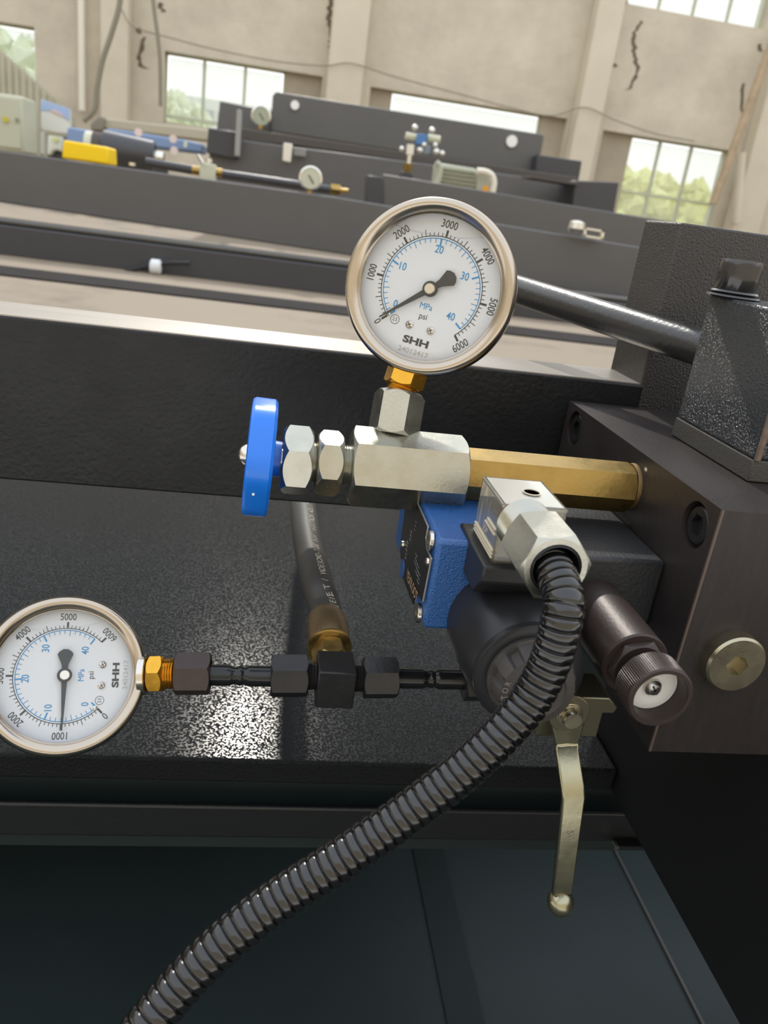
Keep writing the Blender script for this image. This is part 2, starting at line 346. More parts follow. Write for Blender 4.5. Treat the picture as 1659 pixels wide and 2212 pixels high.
# rear casting
rp_ = thing('rear_bracket_plate', 'gritty black upright plate standing behind the clamp block', 'plate', (.3, PY, PZ))
link('plate', MB().box((.1835, PY, -.15), (.45, PY+.04, .0125)), mat('grit2', '3a3736', .4, bump=1, bscale=900, bdist=.0008, spec=.5), rp_, bev=.001)
# clamp block on manifold
cb = thing('clamp_block', 'gritty black cast block standing on the manifold at right', 'block', (.21, .28, -.0745))
BX = .1742
link('casting', MB().box((BX, .2512, -.0665), (.26, .3112, -.0146)), blackg, cb, bev=.0012)
link('foot', MB().box((BX-.0003, .2508, -.0745), (.26, .3116, -.0664)), mat('grit_foot', '46433f', .6, bump=.7, bscale=1800), cb, bev=.0005)
link('edge_weld', MB().box((.1742, .2500, -.0665), (.1762, .2516, -.016)), mat('rusty_edge', '6b5c51', .8, var=.3, vscale=300), cb, bev=.0003)
sb = V((.1800, .304, -.0146))
cs = thing('cap_screw', 'glossy black painted cap screw on top of the clamp block', 'screw', sb)
gb = mat('glossy_black', '1c1b1b', .2, spec=.6, coat=.4, bump=.15, bscale=250, bdist=.0003)
link('head', MB().lathe([(.0074, .0015), (.0080, .0025), (.0083, .0125), (.0076, .0143), (.0040, .0145), (.0038, .0100), (0, .0100)], frame(sb, ZD), 48, cap=False), gb, cs)
link('washer', MB().lathe([(.0102, 0), (.0106, .0005), (.0102, .0012), (.0088, .0014), (.0095, .0021), (.0088, .0028), (.005, .0028)], frame(sb, ZD), 48), gb, cs)
# slanting rod
ra = onY(1535, 759, .328); rb = onD(1109, 623, .46)
dr = (rb-ra).normalized(); re = rb+dr*.16
tag(link('slanting_rod', MB().lathe([(.0075, 0), (.0080, .0006), (.0080, (re-ra).length-.001), (.0075, (re-ra).length)], frame(ra, dr), 40), mat('rod_black', '2c2b2b', .3, bump=.5, bscale=400, bdist=.0004, spec=.6)), 'black round rod slanting from the clamp block to behind the big gauge', 'rod')
# ================================================================ manifold
MX = .1454; MY0 = .2172; MY1 = .3625; MZ0 = -.1688; MZ1 = -.0747
mf = thing('manifold_block', 'machined black manifold block with recessed socket screws and a port plug', 'manifold', (.21, .29, MZ0))
body = MB()
# left face plate with two counterbores is made from a grid so the bores are real recesses
def plate_with_bores(x0, x1, y0, y1, z0, z1, bores, mb):
    # the -X face: square cells around each bore joined by strips
    mb.add([(x1, y0, z0), (x1, y1, z0), (x1, y1, z1), (x1, y0, z1)], [(0, 1, 2, 3)])
    ys = sorted([y0, y1]+[v for (cy, cz, r, dp) in bores for v in (cy-r*1.15, cy+r*1.15)])
    strips = list(zip(ys, ys[1:]))
    for i, (a, b) in enumerate(strips):
        bo = [q for q in bores if a-1e-6 <= q[0]-q[2]*1.15+1e-9 and q[0]+q[2]*1.15 <= b+1e-6 and a < q[0] < b]
        if not bo:
            mb.add([(x0, a, z0), (x0, a, z1), (x0, b, z1), (x0, b, z0)], [(0, 1, 2, 3)]); continue
        cy, cz, r, dp = bo[0]; n = 40; R = r*1.15
        mb.add([(x0, a, z0), (x0, a, cz-R), (x0, b, cz-R), (x0, b, z0)], [(0, 1, 2, 3)])
        if z1 > cz+R: mb.add([(x0, a, cz+R), (x0, a, z1), (x0, b, z1), (x0, b, cz+R)], [(0, 1, 2, 3)])
        o = []; ii = []; dd = []
        for k in range(n):
            t = 2*pi*k/n; c, s = math.cos(t), math.sin(t); m_ = R/max(abs(c), abs(s))
            o.append((x0, cy+c*m_, cz+s*m_)); ii.append((x0, cy+c*r, cz+s*r)); dd.append((x0+dp, cy+c*r, cz+s*r))
        fs = []
        for k in range(n):
            j = (k+1) % n; fs += [(k, n+k, n+j, j), (n+k, 2*n+k, 2*n+j, n+j)]
        mb.add(o+ii+dd, fs+[tuple(range(2*n, 3*n))[::-1]])
s1 = onX(1240, 925, MX); s2 = onX(1500, 1134, MX)
plate_with_bores(MX, .30, MY0, MY1, MZ0, MZ1, [(s1.y, s1.z, .0082, .004), (s2.y, s2.z, .0082, .004)], body)
body.add([(MX, MY0, MZ0), (.30, MY0, MZ0), (.30, MY0, MZ1), (MX, MY0, MZ1)], [(0, 1, 2, 3)])
body.add([(MX, MY1, MZ0), (.30, MY1, MZ0), (.30, MY1, MZ1), (MX, MY1, MZ1)], [(3, 2, 1, 0)])
body.add([(MX, MY0, MZ1), (.30, MY0, MZ1), (.30, MY1, MZ1), (MX, MY1, MZ1)], [(0, 1, 2, 3)])
body.add([(MX, MY0, MZ0), (.30, MY0, MZ0), (.30, MY1, MZ0), (MX, MY1, MZ0)], [(3, 2, 1, 0)])
link('body', body, blackm, mf, smooth=False)
link('corner_edge', MB().box((MX-.0002, MY0-.0002, MZ0), (MX+.0006, MY0+.0006, MZ1)), mat('worn_edge', '6b5d55', .5, metal=.5), mf, smooth=False)
def socket_screw(c, ax, R, h, mt, par, rr=.5, name='socket_screw'):
    n = 48; hx = R*rr
    def rf(t, r, z):
        if r < 0: return hx/math.cos(((t) % (pi/3))-pi/6)
        return r
    return link(name, MB().lathe([(R, 0), (R, h*.85), (R*.93, h), (-1, h), (-1, h*.25), (0, h*.25)], frame(c, ax), n, rf, cap=False), mt, par)
for c in (s1, s2): socket_screw(V((MX+.0042, c.y, c.z)), -XD, .0066, .0032, oxide, mf, .52)
pc = onY(1592, 1438, MY0-.005)
plug = socket_screw(V((pc.x, MY0+.0004, pc.z)), -YD, .0107, .0056, zincy, mf, .33, 'port_plug')
plug['label'] = 'zinc-yellow hex socket port plug'
link('scratch', MB().box((MX-.0001, onX(1395, 1015, MX).y-.001, onX(1395, 1015, MX).z-.0004), (MX+.0003, onX(1395, 1015, MX).y+.001, onX(1395, 1015, MX).z+.0008)), mat('chip_cream', 'cbb9a0', .7), mf, smooth=False)
# ================================================================ needle valve line
VY = .28
def vx(px, py): p = onY(px, py, VY); return p
VZ = -.0907
def X_at(px, py): return vx(px, py).x
nv = thing('needle_valve', 'zinc-plated hex needle valve with a blue plastic handwheel', 'valve', (.055, VY, VZ-.015))
x0 = X_at(755, 1005); x1 = X_at(998, 1022)
HF = .0262
hexrot = math.radians(0)
def hexX(flat, a, b, ch=.1, rot=pi/6, z=VZ, y=VY, bore=0): return MB().hexnut(flat, b-a, frame((a, y, z), XD, YD), ch, rot=rot, bore=bore)
link('hex_body', hexX(HF, x0, x1, .05, rot=math.radians(10)), zinc, nv)
xa = X_at(738, 1000)
def thread(a, b, r, y, z, M=None, pitch=.0009, n=40):
    pr = []; k = int((b-a)/pitch)
    for i in range(k*2+1): pr.append((r if i % 2 else r*.93, (b-a)*i/(k*2)))
    return MB().lathe(pr, M or frame((a, y, z), XD), n)
link('bonnet_thread', thread(X_at(735, 1000), x0+.0005, .0078, VY, VZ), zinc, nv)
link('lock_nut', hexX(.0215, X_at(683, 996), X_at(738, 1000), .1, rot=math.radians(10)), zinc, nv)
link('stem_thread', thread(X_at(671, 994), X_at(684, 996), .0078, VY, VZ), zinc, nv)
link('gland_nut', hexX(.0232, X_at(609, 991), X_at(673, 995), .09, rot=math.radians(28)), zinc, nv)
link('stem', MB().cyl((X_at(585, 990), VY, VZ), (X_at(612, 990), VY, VZ), .004, 24), nickel, nv)
# handwheel: disc on the X axis with scalloped rim
hx0 = X_at(533, 985); hx1 = X_at(590, 988); HT = hx1-hx0; HR = .0222
def scal(t, r, z):
    if r < .012: return r
    return r*(1-.05*(.5-.5*math.cos(6*t)))
hwc = V((hx0, VY, VZ+.0003))
hwm = frame(hwc, XD+V((0, 0, -.03)), YD)
link('handwheel', MB().lathe([(0, .0012), (.010, .0010), (HR-.0022, 0), (HR-.0006, .0004), (HR, .0014), (HR, HT-.0012), (HR-.0010, HT-.0002), (HR-.0022, HT), (HR-.004, HT), (HR-.0045, HT*.55), (.0075, HT*.55), (.0070, HT*.6), (.0066, HT+.0028), (0, HT+.0028)], hwm, 96, scal, cap=False), bluep, nv, label='blue six-lobed plastic handwheel')
link('handwheel_screw', MB().lathe([(0, -.0034), (.0016, -.0032), (.0032, -.0022), (.0042, -.0006), (.0044, .0012), (0, .0012)], hwm, 32, cap=False), nickel, nv)
link('flow_mark', MB().cyl(onY(547, 1068, VY-.0205), onY(547, 1068, VY-.0205)+V((0, .001, 0)), .0005, 12), mat('white_dot', 'e8e8e8', .5), nv)
# brass extension to the manifold
ex = thing('brass_extension', 'long brass hex extension joining the needle valve to the manifold', 'fitting', (.11, VY, VZ-.012))
link('hex_bar', hexX(.0174, x1, X_at(1358, 1043), .05, rot=math.radians(10), z=-.0900), brassd, ex)
link('collar', MB().lathe([(.0092, 0), (.0094, .001), (.0094, MX-X_at(1358, 1043)+.001)], frame((X_at(1358, 1043), VY, -.0895), XD), 48), mat('dull_brass', '8a734e', .5, metal=.8), ex)
# ================================================================ gauges
def gauge(label, C, n, upv, stem_to, R, pang, nutf, grp):
    n = n.normalized(); D0 = frame(C, n, upv.cross(n))           # local: x right, y up, z towards the viewer
    U = (upv-n*upv.dot(n)).normalized()
    t = thing('pressure_gauge', label, 'gauge', C-U*R, grp)
    s = R/.0325
    Z = lambda z: z*s
    link('case', MB().lathe([(0, Z(-.026)), (Z(.024), Z(-.026)), (Z(.0292), Z(-.0225)), (Z(.0300), Z(-.006)), (Z(.0300), Z(-.002))], D0, 96, cap=False), steel, t)
    link('bezel', MB().lathe([(Z(.0296), Z(-.0085)), (Z(.0318), Z(-.0080)), (Z(.0325), Z(-.0070)), (Z(.0325), Z(-.0035)), (Z(.0321), Z(-.0012)), (Z(.0312), Z(.0002)), (Z(.0300), Z(.0006)), (Z(.0288), Z(.0002)), (Z(.0275), Z(-.0010)), (Z(.0266), Z(-.0022)), (Z(.0266), Z(-.0045))], D0, 128, cap=False), steel, t, ang=60)
    dz = Z(-.0075)
    dl = link('dial', MB().lathe([(0, dz), (Z(.0285), dz), (Z(.0292), dz+.0008), (Z(.0292), Z(-.003))], D0, 96, cap=False), dialm, t)
    link('lens', MB().lathe([(0, Z(-.0032)), (Z(.0268), Z(-.0032))], D0, 96, cap=False), lens, t)
    K = MB(); B = MB(); G = MB(); e = .00012
    def T(x, y, rot=0, dz2=0): return D0 @ Mx.Translation((x*s, y*s, dz+e+dz2)) @ Mx.Rotation(rot, 4, 'Z')
    def tick(mb, ang, r1, r2, w):
        mb.add([(-w/2*s, r1*s, 0), (w/2*s, r1*s, 0), (w/2*s, r2*s, 0), (-w/2*s, r2*s, 0)], [(0, 1, 2, 3)], D0 @ Mx.Translation((0, 0, dz+e)) @ Mx.Rotation(ang, 4, 'Z'))
    def arc(mb, r, w, a0, a1, nn=90):
        vs = []
        for i in range(nn+1):
            a = a0+(a1-a0)*i/nn
            for q in (r-w/2, r+w/2): vs.append((-q*s*math.sin(a), q*s*math.cos(a), dz+e))
        mb.add(vs, [(2*i, 2*i+2, 2*i+3, 2*i+1) for i in range(nn)], D0)
    A = lambda p: math.radians(135-270*p/6000)
    arc(K, .0194, .0003, A(0), A(6000)); arc(B, .0186, .0003, A(0), A(5801))
    for i in range(61):
        mj = i % 10 == 0; md = i % 5 == 0
        tick(K, A(i*100), .0194, .0220 if mj else (.0218 if md else .0207), .0008 if mj else .00026)
    for i in range(41):
        mj = i % 10 == 0; md = i % 5 == 0
        tick(B, A(i*145.04), .0186, .0158 if mj else (.0162 if md else .0170), .0006 if mj else .00024)
    for p in range(0, 7000, 1000):
        a = A(p); rr = .0240 if p else .0236
        M_ = T(-rr*math.sin(a), rr*math.cos(a), a if p < 6000 else a+pi)
        K.text(str(p), .0029*s, M_, .80, bold=.004)
    for st, x, y in (('0', -.0118, -.0088), ('10', -.0132, .0052), ('20', -.0012, .0146), ('30', .0110, .0078), ('40', .0102, -.0076)):
        B.text(st, .0029*s, T(x, y), .82, bold=.008)
    B.text('MPa', .0024*s, T(0, -.0066), .9); K.text('psi', .0023*s, T(0, -.0104), .95)
    K.text('SHH', .0026*s, T(0, -.0203), 1.5, bold=.04)
    G.text('24012417', .0019*s, T(0, -.0242), 1.15, bold=.01)
    K.text('2.5', .0014*s, T(-.0104, -.0143), .8)
    vs = []
    for i in range(33):
        q = 2*pi*i/32
        for rr in (.00162, .00180): vs.append(((-.0104+rr*math.cos(q))*s, (-.0143+rr*math.sin(q))*s, dz+e))
    K.add(vs, [(2*i, 2*i+1, 2*i+3, 2*i+2) for i in range(32)], D0)
    link('black_scale', K, inkk, dl, smooth=False); link('blue_scale', B, inkb, dl, smooth=False); link('serial_number', G, inkg, dl, smooth=False)
    for x in (-.0043, .0043):
        sc = link('dial_screw', MB().lathe([(.0015*s, 0), (.00145*s, .0004), (.0009*s, .0008), (0, .0009)], T(x, -.0147), 20), nickel, dl)
        c = MB(); c.box((-.0009*s, -.00016, .00085), (.0009*s, .00016, .00102), T(x, -.0147, .5)); c.box((-.0009*s, -.00016, .00085), (.0009*s, .00016, .00102), T(x, -.0147, .5+pi/2))
        # cross recess shown as dark slots
        link('slot', c, ptr, t, smooth=False)
    link('stop_pin', MB().lathe([(.0008*s, 0), (.0008*s, .0008), (0, .0012)], T(-.0133, -.0128), 16), nickel, dl)
    # pointer
    PM = D0 @ Mx.Translation((0, 0, dz+.0016)) @ Mx.Rotation(pang, 4, 'Z')
    pts = [(-.00022, .0222), (.00022, .0222), (.0011, .002), (.0010, -.002), (.0014, -.0045), (.0031, -.0085), (.0024, -.0096), (.0009, -.0106), (-.0009, -.0106), (-.0024, -.0096), (-.0031, -.0085), (-.0014, -.0045), (-.0010, -.002), (-.0011, .002)]
    link('pointer', MB().prism([(x*s, y*s) for x, y in pts], 0, .0004, PM), ptr, t, smooth=False)
    link('pointer_hub', MB().lathe([(.0029*s, -.0002), (.0029*s, .0010), (.0026*s, .0012), (.0021*s, .0012)], PM, 32), ptr, t)
    link('hub_cap', MB().lathe([(.0021*s, .0011), (.0021*s, .0019), (.0018*s, .0022), (.0003*s, .0022), (.0003*s, .0019), (0, .0019)], PM, 32), nickel, t)
    # filling liquid: surface line near the top, level in the world
    g = D0.inverted().to_3x3() @ ZD; g = V((g.x, g.y, 0)).normalized(); hz = V((g.y, -g.x, 0)); lv = .0192*s; hw = math.sqrt((.0264*s)**2-lv**2)
    pl = [g*(lv+.0010*s*(abs(k)/8)**3*2)+hz*(hw*k/8*.98)+V((0, 0, Z(-.0042))) for k in range(-8, 9)]
    link('liquid_surface', MB().tube([D0 @ p for p in pl], .00022*s, 8), oilm, t)
    # socket, brass neck and hex
    b0 = C-n*.0150; ax = (V(stem_to)-b0).normalized(); L = (V(stem_to)-b0).length
    h1 = L-nutf[0]; h0 = L-nutf[1]
    link('socket', MB().lathe([(.0078, Z(.0318)), (.0082, Z(.0321)), (.0082, max(Z(.0324), h0-.0006)), (.0058, max(Z(.0326), h0))], frame(b0, ax), 32), nickel, t)
    hx = link('brass_hex', MB().hexnut(.0138, h1-h0, frame(b0+ax*h0, ax, n), .08, rot=nutf[3]), brass, t)
    link('brass_neck', thread(0, L-h1+.0006, nutf[2], 0, 0, M=frame(b0+ax*(h1-.0003), ax)), brass, t)
    return t, ax
# big gauge above the valve
c1 = onD(924, 621, .2855); vd = ray(924, 621).normalized()
stem_base = onY(849, 948, VY); stem_base.z = VZ+.0125
sidel = -RT; upl = UP
n1 = -vd+sidel*.17+upl*.10
dn = onD(868, 828, .2995)                                  # where the brass hex meets the zinc adapter
nut_top = onD(865, 848, .3005)
upv1 = (c1-n1.normalized()*.0150)-nut_top
g1, ax1 = gauge('glycerine pressure gauge standing upright above the needle valve', c1, n1, upv1, nut_top, .0320, math.radians(133), (.0022, .0112, .0058, pi/6), 'glycerine pressure gauges')
# adapter nut
ad = thing('gauge_adapter', 'zinc hex adapter nut between the big gauge and the needle valve', 'nut', stem_base)
at_ = onD(865, 848, .3005); ab = onD(849, 940, .3005); aax = (at_-ab).normalized()
link('hex', MB().hexnut(.0172, (at_-ab).length, frame(ab, aax, fw), .10, rot=math.radians(22), bore=.0061), zinc, ad)
link('thread', thread(0, .006, .0052, 0, 0, M=frame(ab-aax*.0048, aax)), zinc, ad)
# left gauge lying on its side
c2 = onD(140, 1457, .304); v2 = ray(138, 1457).normalized()
n2 = -v2+UP*.05+RT*.02
LZ = -.185
st2 = onY(378, 1455, VY)
gauge('glycerine pressure gauge turned on its side at the left end of the pipe run', c2, n2, c2-n2.normalized()*.0150-st2, st2, .0311, math.radians(91), (.0043, .0106, .0062, 0), 'glycerine pressure gauges')
# ================================================================ pipe run with tee
def pX(px, py): return onY(px, py, VY)
def nutX(px0, px1, pyc, flat, rot, name, label, mt=oxide, ch=.06, bore=0):
    a = pX(px0, pyc); b = pX(px1, pyc)
    return tag(link(name, MB().hexnut(flat, (b-a).length, frame(a, b-a, YD), ch, rot=rot, bore=bore), mt), label, 'nut')
nutX(378, 455, 1455, .0156, math.radians(14), 'pipe_nut', 'brown-black pipe nut beside the brass thread of the left gauge', phos, bore=.0064)
nutX(585, 665, 1460, .0158, math.radians(14), 'pipe_nut', 'black pipe nut on the left side of the tee block')
nutX(783, 858, 1464, .0156, math.radians(14), 'pipe_nut', 'black pipe nut on the right side of the tee block, chipped below')
nutX(1000, 1055, 1468, .0165, math.radians(14), 'pipe_nut', 'black pipe nut half hidden behind the round coil')
def pipe(px0, px1, y0, y1, r, dent, label):
    a = pX(px0, y0); b = pX(px1, y1); n = 60; pts = [a.lerp(b, i/n) for i in range(n+1)]
    def rf(i):
        t = i/n; q = r
        for d, w in dent: q -= .0008*math.exp(-((t-d)/w)**2)
        return q
    return tag(link('steel_pipe', MB().tube(pts, r, 32, rf), mat('pipe_black', '2a2b2b', .2, metal=.5, spec=.6, var=.2, vscale=100)), label, 'pipe')
pipe(453, 588, 1458, 1461, .0043, [(.4, .06), (.55, .04)], 'short black steel pipe between the left gauge nut and the tee')
pipe(856, 1005, 1465, 1468, .0043, [(.45, .05), (.55, .03)], 'short black steel pipe between the tee and the round coil')
tee = thing('tee_fitting', 'black square tee block in the middle of the pipe run', 'fitting', pX(725, 1515))
ta = pX(683, 1462); tb = pX(764, 1463); hs = .0097
link('block', MB().box((ta.x, VY-.0085, ta.z-.0095), (tb.x, VY+.0085, ta.z+.0079)), oxide, tee, bev=.0006)
link('left_stub', thread(pX(662, 1461).x, ta.x+.0002, .0056, VY, ta.z), oxide, tee)
link('right_stub', thread(tb.x-.0002, pX(786, 1464).x, .0056, VY, ta.z), oxide, tee)
# hose going away from the tee
hb = V(((ta.x+tb.x)/2-.001, VY+.0085, ta.z+.0005))
hs_ = thing('hydraulic_hose', 'black rubber hydraulic hose with white print running back from the tee', 'hose', hb)
hp = [hb+V((0, .026, .001)), hb+V((-.001, .045, .003)), onY(688, 1270, .345), onY(668, 1190, .385), onY(659, 1130, .42), onY(655, 1085, .46), onY(660, 1050, .52), onY(668, 1020, .62)]
hp = [hp[0], hp[1]]+hp[2:]
link('rubber_tube', MB().tube(catmull(hp, 10), .0078, 28), rubber, hs_)
HXD = (hp[1]-hb).normalized()
def ferr(t, r, z): return r*(1-.018*abs(math.cos(4*t))) if r > .006 else r
link('crimp_ferrule', MB().lathe([(.0068, .0132), (.0094, .0134), (.0098, .015), (.0098, .028), (.0090, .035), (.0080, .037), (.007, .037)], frame(hb, HXD), 64, ferr), mat('bronze_ferrule', '7a664c', .4, metal=.75, var=.15, vscale=150), hs_)
link('ferrule_lip', MB().lathe([(.0092, .0120), (.0100, .0124), (.0099, .0138), (.0092, .0140)], frame(hb, HXD), 48), brassd, hs_)
link('swivel_nut', MB().hexnut(.0142, .0122, frame(hb-HXD*.0002, HXD, XD), .14, rot=0), brassd, hs_)
# printed line along the hose
cp = catmull(hp, 10); tx = MB(); st = '9 JEISET/ WDESOMD-T06 50V /600TRON ADLIT'
seglen = [0]
for p, q in zip(cp, cp[1:]): seglen.append(seglen[-1]+(q-p).length)
def at_len(L):
    for i in range(len(cp)-1):
        if seglen[i+1] >= L:
            t = (L-seglen[i])/(seglen[i+1]-seglen[i]); return cp[i].lerp(cp[i+1], t), (cp[i+1]-cp[i]).normalized()
    return cp[-1], (cp[-1]-cp[-2]).normalized()
L = .006
for ch in st:
    p, T_ = at_len(L); outw = (-p).normalized(); outw = (outw-T_*outw.dot(T_)).normalized(); side = T_.cross(outw)
    if side.x < 0: side = -side
    nrm = (outw*.84+side*.54).normalized(); base = p+nrm*.00790
    if ch != ' ': tx.text(ch, .0034, frame(base, nrm, T_), 1.0, bold=.01)
    L += .0029
link('white_print', tx, mat('hose_print', 'b5aa98', .7), hs_, smooth=False)
#COIL
# ================================================================ blue directional valve
nl = onY(946, 1166, .236); bl_z0 = onY(914, 1359, .236).z
dv = thing('directional_valve', 'blue painted directional valve body with black nameplate on its side', 'valve', (nl.x+.02, .26, bl_z0))
VX0 = nl.x; VZ1 = nl.z; VYf = .312
link('blue_body', MB().box((VX0, .236, bl_z0), (VX0+.034, VYf, VZ1)), bluev, dv, bev=.0016)
link('black_housing', MB().box((VX0+.034, .240, bl_z0+.004), (MX, VYf-.004, VZ1-.004)), mat('housing_black', '27282a', .45, bump=.4, bscale=700), dv, bev=.0015)
# nameplate on the -X face: outline in (Y,Z)
def yz(px, py): p = onX(px, py, VX0-.0004); return (p.y, p.z)
NPX = [(903, 1088), (925, 1138), (921, 1160), (922, 1185), (932, 1207), (914, 1299), (899, 1278), (894, 1306), (872, 1247), (867, 1192), (869, 1160), (878, 1093), (884, 1090)]
npl = [yz(*p) for p in NPX]
MYZ = Mx(((0, 0, 1, VX0-.0009), (1, 0, 0, 0), (0, 1, 0, 0), (0, 0, 0, 1)))
npo = link('nameplate', MB().prism(npl, 0, .0007, MYZ), mat('nameplate_black', '1b1b1d', .35), dv, smooth=False)
vs = MB()
for (a, b) in zip([(903, 1088), (925, 1138), (921, 1160), (922, 1185), (932, 1207)], [(925, 1138), (921, 1160), (922, 1185), (932, 1207), (914, 1299)]):
    vs.tube([onX(a[0], a[1], VX0-.0009), onX(b[0], b[1], VX0-.0009)], .00035, 8)
link('bright_edge', vs, mat('cut_aluminium', 'c9c4be', .35, metal=.8), npo)
for (x, y) in ((871, 1176), (925, 1213)):
    c = onX(x, y, VX0-.0009); link('rivet', MB().lathe([(.0016, 0), (.0014, .0008), (0, .0013)], frame(c, -XD), 20), nickel, dv)
for (x, y) in ((933, 1168), (907, 1324)):
    c = onX(x, y, VX0-.0003); socket_screw(c, -XD, .0036, .0014, nickel, dv, .45, 'body_screw')
c = onX(873, 1228, VX0-.0002); link('corner_boss', MB().lathe([(.0042, 0), (.0038, .001), (0, .001)], frame(c, -XD), 24), bluev, dv)
a = onX(903, 1300, VX0-.0012); b = onX(877, 1234, VX0-.0012)
mid = (a+b)/2; dirt = (b-a).normalized()
link('gold_lettering', MB().text('YEXKOOT', .0042, frame(mid, -XD, -dirt), .85), mat('gold_ink', 'c9a67a', .5), npo, smooth=False)
wl = MB()
for (x, y, l_) in ((898, 1128, 5), (880, 1172, 6), (878, 1190, 6), (899, 1200, 10), (902, 1222, 12), (905, 1240, 10), (888, 1150, 7)):
    p = onX(x, y, VX0-.0011)
    for k in range(3): wl.box((p.x, p.y-l_*.0002, p.z-k*.0016), (p.x+.00008, p.y+l_*.0002, p.z-k*.0016+.0002))
link('fine_print', wl, mat('white_ink', '9a9a98', .5), npo, smooth=False)
# solenoid coil, axis along -Y
K = onY(1138, 1448, .204)
cx, cz = K.x, K.z
so_ = thing('solenoid_coil', 'round black solenoid coil with ribbed plastic nut facing the viewer', 'solenoid', (cx, .22, cz-.02))
CF = frame((cx, .2375, cz), -YD, XD)
link('coil_body', MB().lathe([(.0195, 0), (.0195, .020), (.0185, .030), (.0176, .0335), (.0168, .034)], CF, 72), blackp, so_, ang=40)
link('rim_washer', MB().lathe([(.0165, .0335), (.0178, .0338), (.0178, .0362), (.0170, .0366), (.0145, .0366)], CF, 72), blackp, so_)
def castle(t, r, z):
    if r > .0112 and .0383 < z < .0441:
        return r-.0016*(1 if math.sin(9*t) > .1 else 0)
    return r
greyp = mat('dusty_black_plastic', '403c3a', .55, bump=.3, bscale=900, bdist=.0002)
link('coil_nut', MB().lathe([(.0139, .0360), (.0139, .0380), (.0132, .0384), (.0124, .0440), (.0116, .0452), (.0088, .0459), (.0084, .0453), (0, .0453)], CF, 108, castle), greyp, so_, ang=35)
eng = MB()
for i, chh in enumerate('STOR'):
    a = math.radians(205-i*14); M_ = CF @ Mx.Translation((math.cos(a)*.0105, math.sin(a)*.0100, .0460)) @ Mx.Rotation(a-pi/2, 4, 'Z'); eng.text(chh, .0019, M_, .9)
link('moulded_letters', eng, mat('worn_plastic', '8a837c', .6), so_, smooth=False)
# plinth under the connector
A_ = onY(1045, 1252, .2175)
bxl = onY(1092, 1090, .2175); bxr = onY(1228, 1100, .2175); bxb = onY(1057, 1217, .2175)
BXl, BXr, BZt, BZb = (bxl.x+bxb.x)/2, bxr.x, bxl.z, bxb.z
link('connector_base', MB().prism([(.2145, BZb+.0002), (.2145, BZb-.0055), (.222, BZb-.0125), (.244, BZb-.0125), (.2505, BZb-.0035), (.2505, BZb+.0002)], BXl-.0032, BXr+.001, Mx(((0, 0, 1, 0), (1, 0, 0, 0), (0, 1, 0, 0), (0, 0, 0, 1)))), blackp, so_, bev=.0008)
# clear connector
cn = thing('cable_connector', 'clear plastic plug connector box with red lamp and metal cable gland', 'connector', ((BXl+BXr)/2, .23, BZb))
BY0, BY1 = .2175, .2440
th = .0014
cl = MB()
M_ = I4
cl.box((BXl, BY0, BZb), (BXl+th, BY1, BZt)); cl.box((BXr-th, BY0, BZb), (BXr, BY1, BZt)); link('clear_top', MB().box((BXl, BY0, BZt-th), (BXr, BY1, BZt)), glassmat('clear_plastic_top_glare', (.95, .95, .95), .3, .12, milky=.35), cn, bev=.0004); cl.box((BXl, BY0, BZb), (BXr, BY0+th, BZt)); cl.box((BXl, BY1-th, BZb), (BXr, BY1, BZt))  # extra milky white on the top plate stands in for glare
link('clear_housing', cl, clearp, cn, bev=.0004)
link('terminal_block', MB().box((BXl+.0035, BY0+.004, BZb+.001), (BXr-.0035, BY1-.0035, BZb+.0085)), mat('inner_grey', '55504b', .5), cn, bev=.0005)
link('circuit_board', MB().box((BXl+.003, BY0+.006, BZt-.0065), (BXr-.003, BY1-.003, BZt-.0055)), mat('board_tan', '9d9784', .6), cn)
led = onY(1100, 1112, .2192); link('red_lamp', MB().lathe([(0, -.0032), (.0012, -.0030), (.0017, -.0020), (.0017, .0022), (0, .0022)], frame(led, -ZD), 20, cap=False), mat('red_lens', 'ff2a3c', .25, emit=.35), cn)
ctop = onZ(1148, 1066, BZt); link('top_hole', MB().lathe([(.0030, .0003), (.0031, .0006), (.0026, .0006), (.0026, .0003)], frame(ctop, ZD), 32), mat('cream_plastic', 'd8cdb4', .4), cn)
link('top_screw', MB().lathe([(.0022, -.0034), (.0022, -.0018), (0, -.0018)], frame(ctop, ZD), 24), zincy, cn)
rb_ = MB()
for k, (zz, l0, l1) in enumerate(((.0105, .002, .012), (.0088, .002, .014), (.0014, .001, .025), (.0026, .001, .025), (.0038, .001, .025))):
    rb_.box((BXl-.0005, BY0+l0, BZb+zz), (BXl+.0002, BY0+l1, BZb+zz+.0005))
link('side_ribs', rb_, mat('cream_plastic', 'd8cdb4', .4), cn)
link('moulded_logo', MB().text('SCM', .0022, frame((BXl-.0003, BY0+.0125, BZb+.0066), -XD, -YD), .9), mat('cream_plastic', 'd8cdb4', .4), cn, smooth=False)
# gland, axis -Y
GF0 = onY(1201, 1229, .1855); gx, gz = GF0.x, GF0.z
gl_ring = frame((gx, BY0+.0005, gz), -YD, XD)
link('gland_ring', MB().lathe([(.0080, 0)]+[(.0086 if i % 2 else .0082, .0006+i*.00055) for i in range(20)]+[(.0080, .0125)], gl_ring, 56), zinc, cn)
gm = frame((gx, BY0-.012, gz), -YD, XD)
link('gland_nut', MB().hexnut(.0184, .0200, gm, .08, rot=math.radians(8), bore=.0073), zinc, cn)
link('gland_sleeve', MB().lathe([(.0072, .004), (.0072, .0195), (.0066, .0203), (.0064, .0195), (.0064, .004)], gm, 48, cap=False), blackp, cn)
